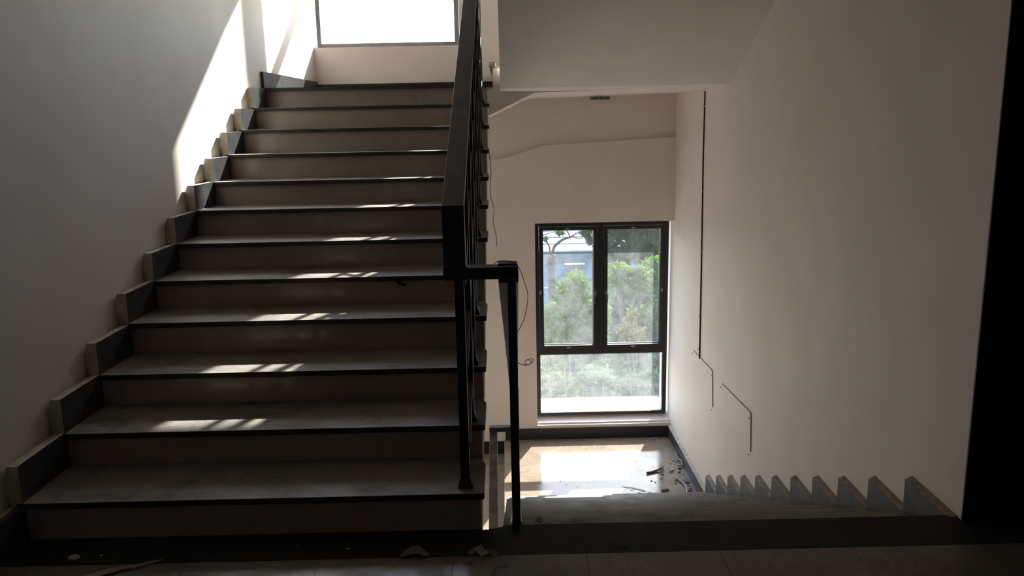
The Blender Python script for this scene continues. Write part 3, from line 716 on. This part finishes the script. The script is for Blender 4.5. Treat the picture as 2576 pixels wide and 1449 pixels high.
MB().box(-.1, 3.6, 55.9, 56.0, RZ-2.75, RZ-2.68).build('string_course', 'sill', bd)
b2 = empty('building', (16, 62, GZ), 'pinkish low building glimpsed between trees in the right sash', 'building')
MB().box(11.2, 17, 62, 70, GZ, -7.9).build('wall', simple('pink_wall', (.55, .40, .36), (.6, .45, .41), .9), b2)
MB().box(11, 17.2, 61.8, 70.2, -7.9, -7.7).build('roof', 'roof', b2)

def leaves(name, centers, radii, n, size, mat, parent, seed, shell=.55, droop=.3):
    r = np.random.default_rng(seed); nc = len(centers); C = np.array(centers); Rr = np.array(radii)
    vol = Rr.prod(axis=1)**(2/3.); ci = r.choice(nc, n, p=vol/vol.sum())
    d = r.normal(size=(n, 3)); d /= np.linalg.norm(d, axis=1)[:, None]
    rad = (shell + (1-shell)*r.random(n))*(1+.12*r.normal(size=n))
    P = C[ci] + d*Rr[ci]*rad[:, None]
    nrm = d*.5 + r.normal(size=(n, 3))*.7 + np.array([0, 0, .4]); nrm /= np.linalg.norm(nrm, axis=1)[:, None]
    a = np.cross(nrm, r.normal(size=(n, 3))); a /= np.linalg.norm(a, axis=1)[:, None]; a[:, 2] -= droop; a /= np.linalg.norm(a, axis=1)[:, None]
    c = np.cross(nrm, a); L = size*(.6+.8*r.random(n))[:, None]; W = L*.34
    V = np.empty((n, 4, 3)); V[:, 0] = P; V[:, 1] = P+a*L*.5+c*W*.7; V[:, 2] = P+a*L; V[:, 3] = P+a*L*.5-c*W*.7
    V[:, 1] += nrm*L*.08; V[:, 3] += nrm*L*.08
    me = bpy.data.meshes.new(name); me.vertices.add(4*n); me.vertices.foreach_set('co', V.reshape(-1))
    me.loops.add(4*n); me.loops.foreach_set('vertex_index', np.arange(4*n, dtype=np.int32))
    me.polygons.add(n); me.polygons.foreach_set('loop_start', np.arange(0, 4*n, 4, dtype=np.int32)); me.polygons.foreach_set('loop_total', np.full(n, 4, dtype=np.int32))
    me.materials.append(M[mat]); me.update(calc_edges=True); me.validate()
    o = link(name, me, parent); o['kind'] = 'stuff'; return o
def tree(label, base, top, crown, n, size, mat, seed, cat='tree', name='tree', tr=.16, droop=.3, group=None, inner=None):
    bx, by = base; root = empty(name, (bx, by, GZ), label, cat, group)
    r = random.Random(seed); tx, ty, tz = top
    MB().tube(spline([(bx, by, GZ), (bx+(tx-bx)*.3+r.uniform(-.2, .2), by+(ty-by)*.3, GZ+(tz-GZ)*.4), (tx, ty, tz)], 5), [tr*(1-.5*i/10) for i in range(11)], 8).build('trunk', 'bark', root, smooth=True)
    cs, rs = [], []
    for (cx, cy, cz, rx, ry, rz) in crown:
        b = MB().tube(spline([(tx, ty, tz-.3), ((tx+cx)/2, (ty+cy)/2, (tz+cz)/2-.1), (cx, cy, cz)], 4), [tr*.5*(1-.7*i/8) for i in range(9)], 6)
        b.build('branch', 'bark', root, smooth=True)
        for k in range(7):          # break each ellipsoid in irregular clumps
            d = Vector((r.gauss(0, 1), r.gauss(0, 1), r.gauss(0, 1))).normalized()
            cs.append((cx+d.x*rx*.55, cy+d.y*ry*.55, cz+d.z*rz*.55)); q = r.uniform(.38, .6); rs.append((rx*q, ry*q, rz*q))
    leaves('foliage', cs, rs, n, size, mat, root, seed, droop=droop)
    return root
def tp(px, py, Y):                # helper: a place seen through the window at distance Y
    u = (px-1288)/fpx; v = (py-724.5)/fpx
    q = R2*u - U2*v + Fv; return Vector((0, 0, CZ)) + q*(Y/q.y)
def cr(px, py, Y, rx, ry, rz):
    c = tp(px, py, Y); return (c.x, c.y, c.z, rx, ry, rz)
c = tp(1450, 760, 17)
tree('bright green bushy tree in front of the blue building', (c.x+.1, 17.2), (c.x, 17.1, c.z-1.2),
     [cr(1450, 735, 17, .50, .6, .48), cr(1395, 795, 16.6, .38, .6, .35), cr(1480, 800, 17, .5, .6, .5), cr(1385, 850, 16.6, .6, .6, .5)], 4200, .13, 'leaf_bright', 5)
tree('large dark-leaved tree filling the lower left of the window view', (1.0, 19.5), (1.2, 19.4, -4.4),
     [cr(1400, 900, 18.5, 1.1, .9, .8), cr(1470, 860, 19, 1.0, .9, .9), cr(1340, 860, 19, .9, .9, .7)], 5200, .13, 'leaf_dark', 6)
tree('bright-topped tree in the middle of the right sash', (3.0, 20.2), (2.9, 20, -3.6),
     [cr(1560, 690, 20, .42, .6, .36), cr(1610, 705, 20, .42, .6, .36), cr(1650, 690, 21, .5, .6, .45), cr(1640, 790, 20.5, .35, .6, .3)], 3400, .14, 'leaf_bright', 8)
tree('broad dark tree behind the bright crown, right sash', (4.4, 24), (3.9, 23.5, -4.2),
     [cr(1560, 760, 22, .9, 1, .8), cr(1640, 780, 22, 1.1, 1, .9), cr(1700, 740, 24, 1.4, 1.2, 1.2), cr(1600, 860, 21, 1.2, 1, .9), cr(1680, 880, 21, 1.2, 1, .9)], 9000, .14, 'leaf_grey', 9)
tree('tall dark tree filling the top of the right sash', (6.4, 31), (5.6, 31, -2.6),
     [cr(1560, 600, 31, 1.0, 1.4, .9), cr(1630, 590, 31, 1.5, 1.4, 1.0), cr(1600, 560, 31, 1.6, 1.4, 1.0), cr(1700, 620, 31, 1.9, 1.4, 1.4), cr(1570, 645, 32, .9, 1, .55)], 8500, .20, 'leaf_dark', 10)
tree('small dry bush with brown and yellow leaves', (2.4, 15.2), (2.45, 15.1, -3.6),
     [cr(1588, 800, 15, .17, .3, .22), cr(1603, 845, 15, .18, .3, .22), cr(1570, 840, 15, .12, .3, .2)], 700, .07, 'leaf_dry', 12, 'bush', 'dry_bush', .04)
tree('understorey shrub with pale sprays in the lower pane', (1.4, 13.2), (1.5, 13.1, -4.4),
     [cr(1400, 985, 13, .5, .5, .35), cr(1470, 970, 13, .55, .5, .38), cr(1550, 985, 13.2, .6, .5, .4), cr(1630, 975, 13.3, .6, .5, .4)], 4200, .10, 'leaf_grey', 14, 'bush', 'shrub', .06)
tree('low dark shrub below the window, farther right', (3.4, 16.5), (3.2, 16.3, -4.8),
     [cr(1520, 930, 16, .9, .7, .6), cr(1610, 930, 16, .9, .7, .6), cr(1700, 930, 16, .9, .7, .6), cr(1430, 940, 16, .8, .7, .5)], 6000, .12, 'leaf_dark', 15, 'bush', 'shrub', .07)
# bare forked tree in front of the building, with some leaf tufts
bt = empty('tree', (tp(1390, 700, 24).x, 24, GZ), 'bare forked tree with crooked branches in front of the blue building', 'tree')
def brn(L, r0, r1, nm='branch'):
    pts = spline([tp(x, y, 24) for x, y in L], 5); n = len(pts)
    return MB().tube(pts, [r0+(r1-r0)*i/(n-1) for i in range(n)], 8).build(nm, 'bark', bt, smooth=True)
base = tp(1388, 700, 24)
MB().tube(spline([(base.x-.1, 24, GZ), (base.x-.05, 24, GZ+4), tuple(base), tuple(tp(1389, 640, 24))], 5), .11, 10).build('trunk', 'bark', bt, smooth=True)
brn([(1389, 645), (1394, 622), (1408, 608), (1420, 601), (1433, 597), (1440, 594)], .045, .03)
brn([(1437, 596), (1445, 590), (1452, 586), (1460, 587)], .026, .013)
brn([(1440, 594), (1448, 598), (1456, 600), (1466, 599)], .022, .012)
brn([(1434, 597), (1430, 587), (1425, 580), (1421, 565)], .024, .014)
brn([(1386, 650), (1382, 622), (1377, 612), (1367, 604), (1350, 596)], .03, .018)
brn([(1350, 600), (1366, 592), (1380, 587), (1394, 585)], .022, .010)
for i, (px_, py_, rx, rz) in enumerate(((1478, 592, .22, .18), (1486, 606, .14, .15), (1470, 583, .2, .1), (1408, 584, .14, .07), (1373, 600, .08, .05), (1484, 575, .3, .2))):
    p = tp(px_, py_, 24); leaves('leaf_tuft', [tuple(p)], [(rx, .3, rz)], 260 if rx > .13 else 60, .09, 'leaf_grey', bt, 60+i, .1)
# leafy sprays close to the window (compound leaves)
def spray(px, py, Y, label, seed, s=1.0, mat='leaf_bright'):
    r = random.Random(seed); c = tp(px, py, Y); root = empty('sapling', (c.x, c.y, GZ), label, 'sapling')
    MB().tube([(c.x, c.y, GZ), (c.x+.05, c.y, c.z-1), tuple(c)], [.04, .02, .006], 6).build('stem', 'bark', root, smooth=True)
    for k in range(9):
        a = 2*math.pi*k/9+r.uniform(-.3, .3); L = s*r.uniform(.22, .36); b = MB(); z0 = c.z-.03*k
        prevp = None
        for i in range(8):
            t = (i+1)/8; q = Vector((c.x+math.cos(a)*L*t, c.y+math.sin(a)*L*t, z0+.14*s*math.sin(t*2.6)-.10*s*t*t))
            for sd_ in (-1, 1):
                n_ = Vector((-math.sin(a), math.cos(a), -.25))*sd_; n_ = n_+Vector((math.cos(a), math.sin(a), 0))*.4; n_.normalize()
                l = .075*s*(1-.35*t); wv = Vector((math.cos(a), math.sin(a), .1))*l*.16
                b.add([q, q+n_*l*.5+wv, q+n_*l, q+n_*l*.5-wv], [(0, 1, 2, 3)])
        b.build('leaf_spray', mat, root, fixn=False)
for i, (x, y, Y) in enumerate(((1420, 925, 11.5), (1515, 920, 11.5), (1585, 925, 12), (1465, 945, 11.8), (1560, 955, 12.2), (1640, 905, 12.4), (1380, 905, 12.4), (1430, 865, 13.5))):
    spray(x, y, Y, ['pale compound-leaved sapling at the left of the lower pane', 'bright sapling top in the middle of the lower pane', 'sapling right of the middle sapling top in the lower pane', 'low sapling between the left and middle sapling tops', 'low sapling beneath the right of the middle in the lower pane', 'sapling by the right reveal of the lower pane', 'sapling at the far left edge of the lower pane', 'sapling top just above the transom in the left sash'][i], 80+i, 1.0 if i < 3 else .85, 'leaf_bright' if i < 2 else 'leaf_grey')
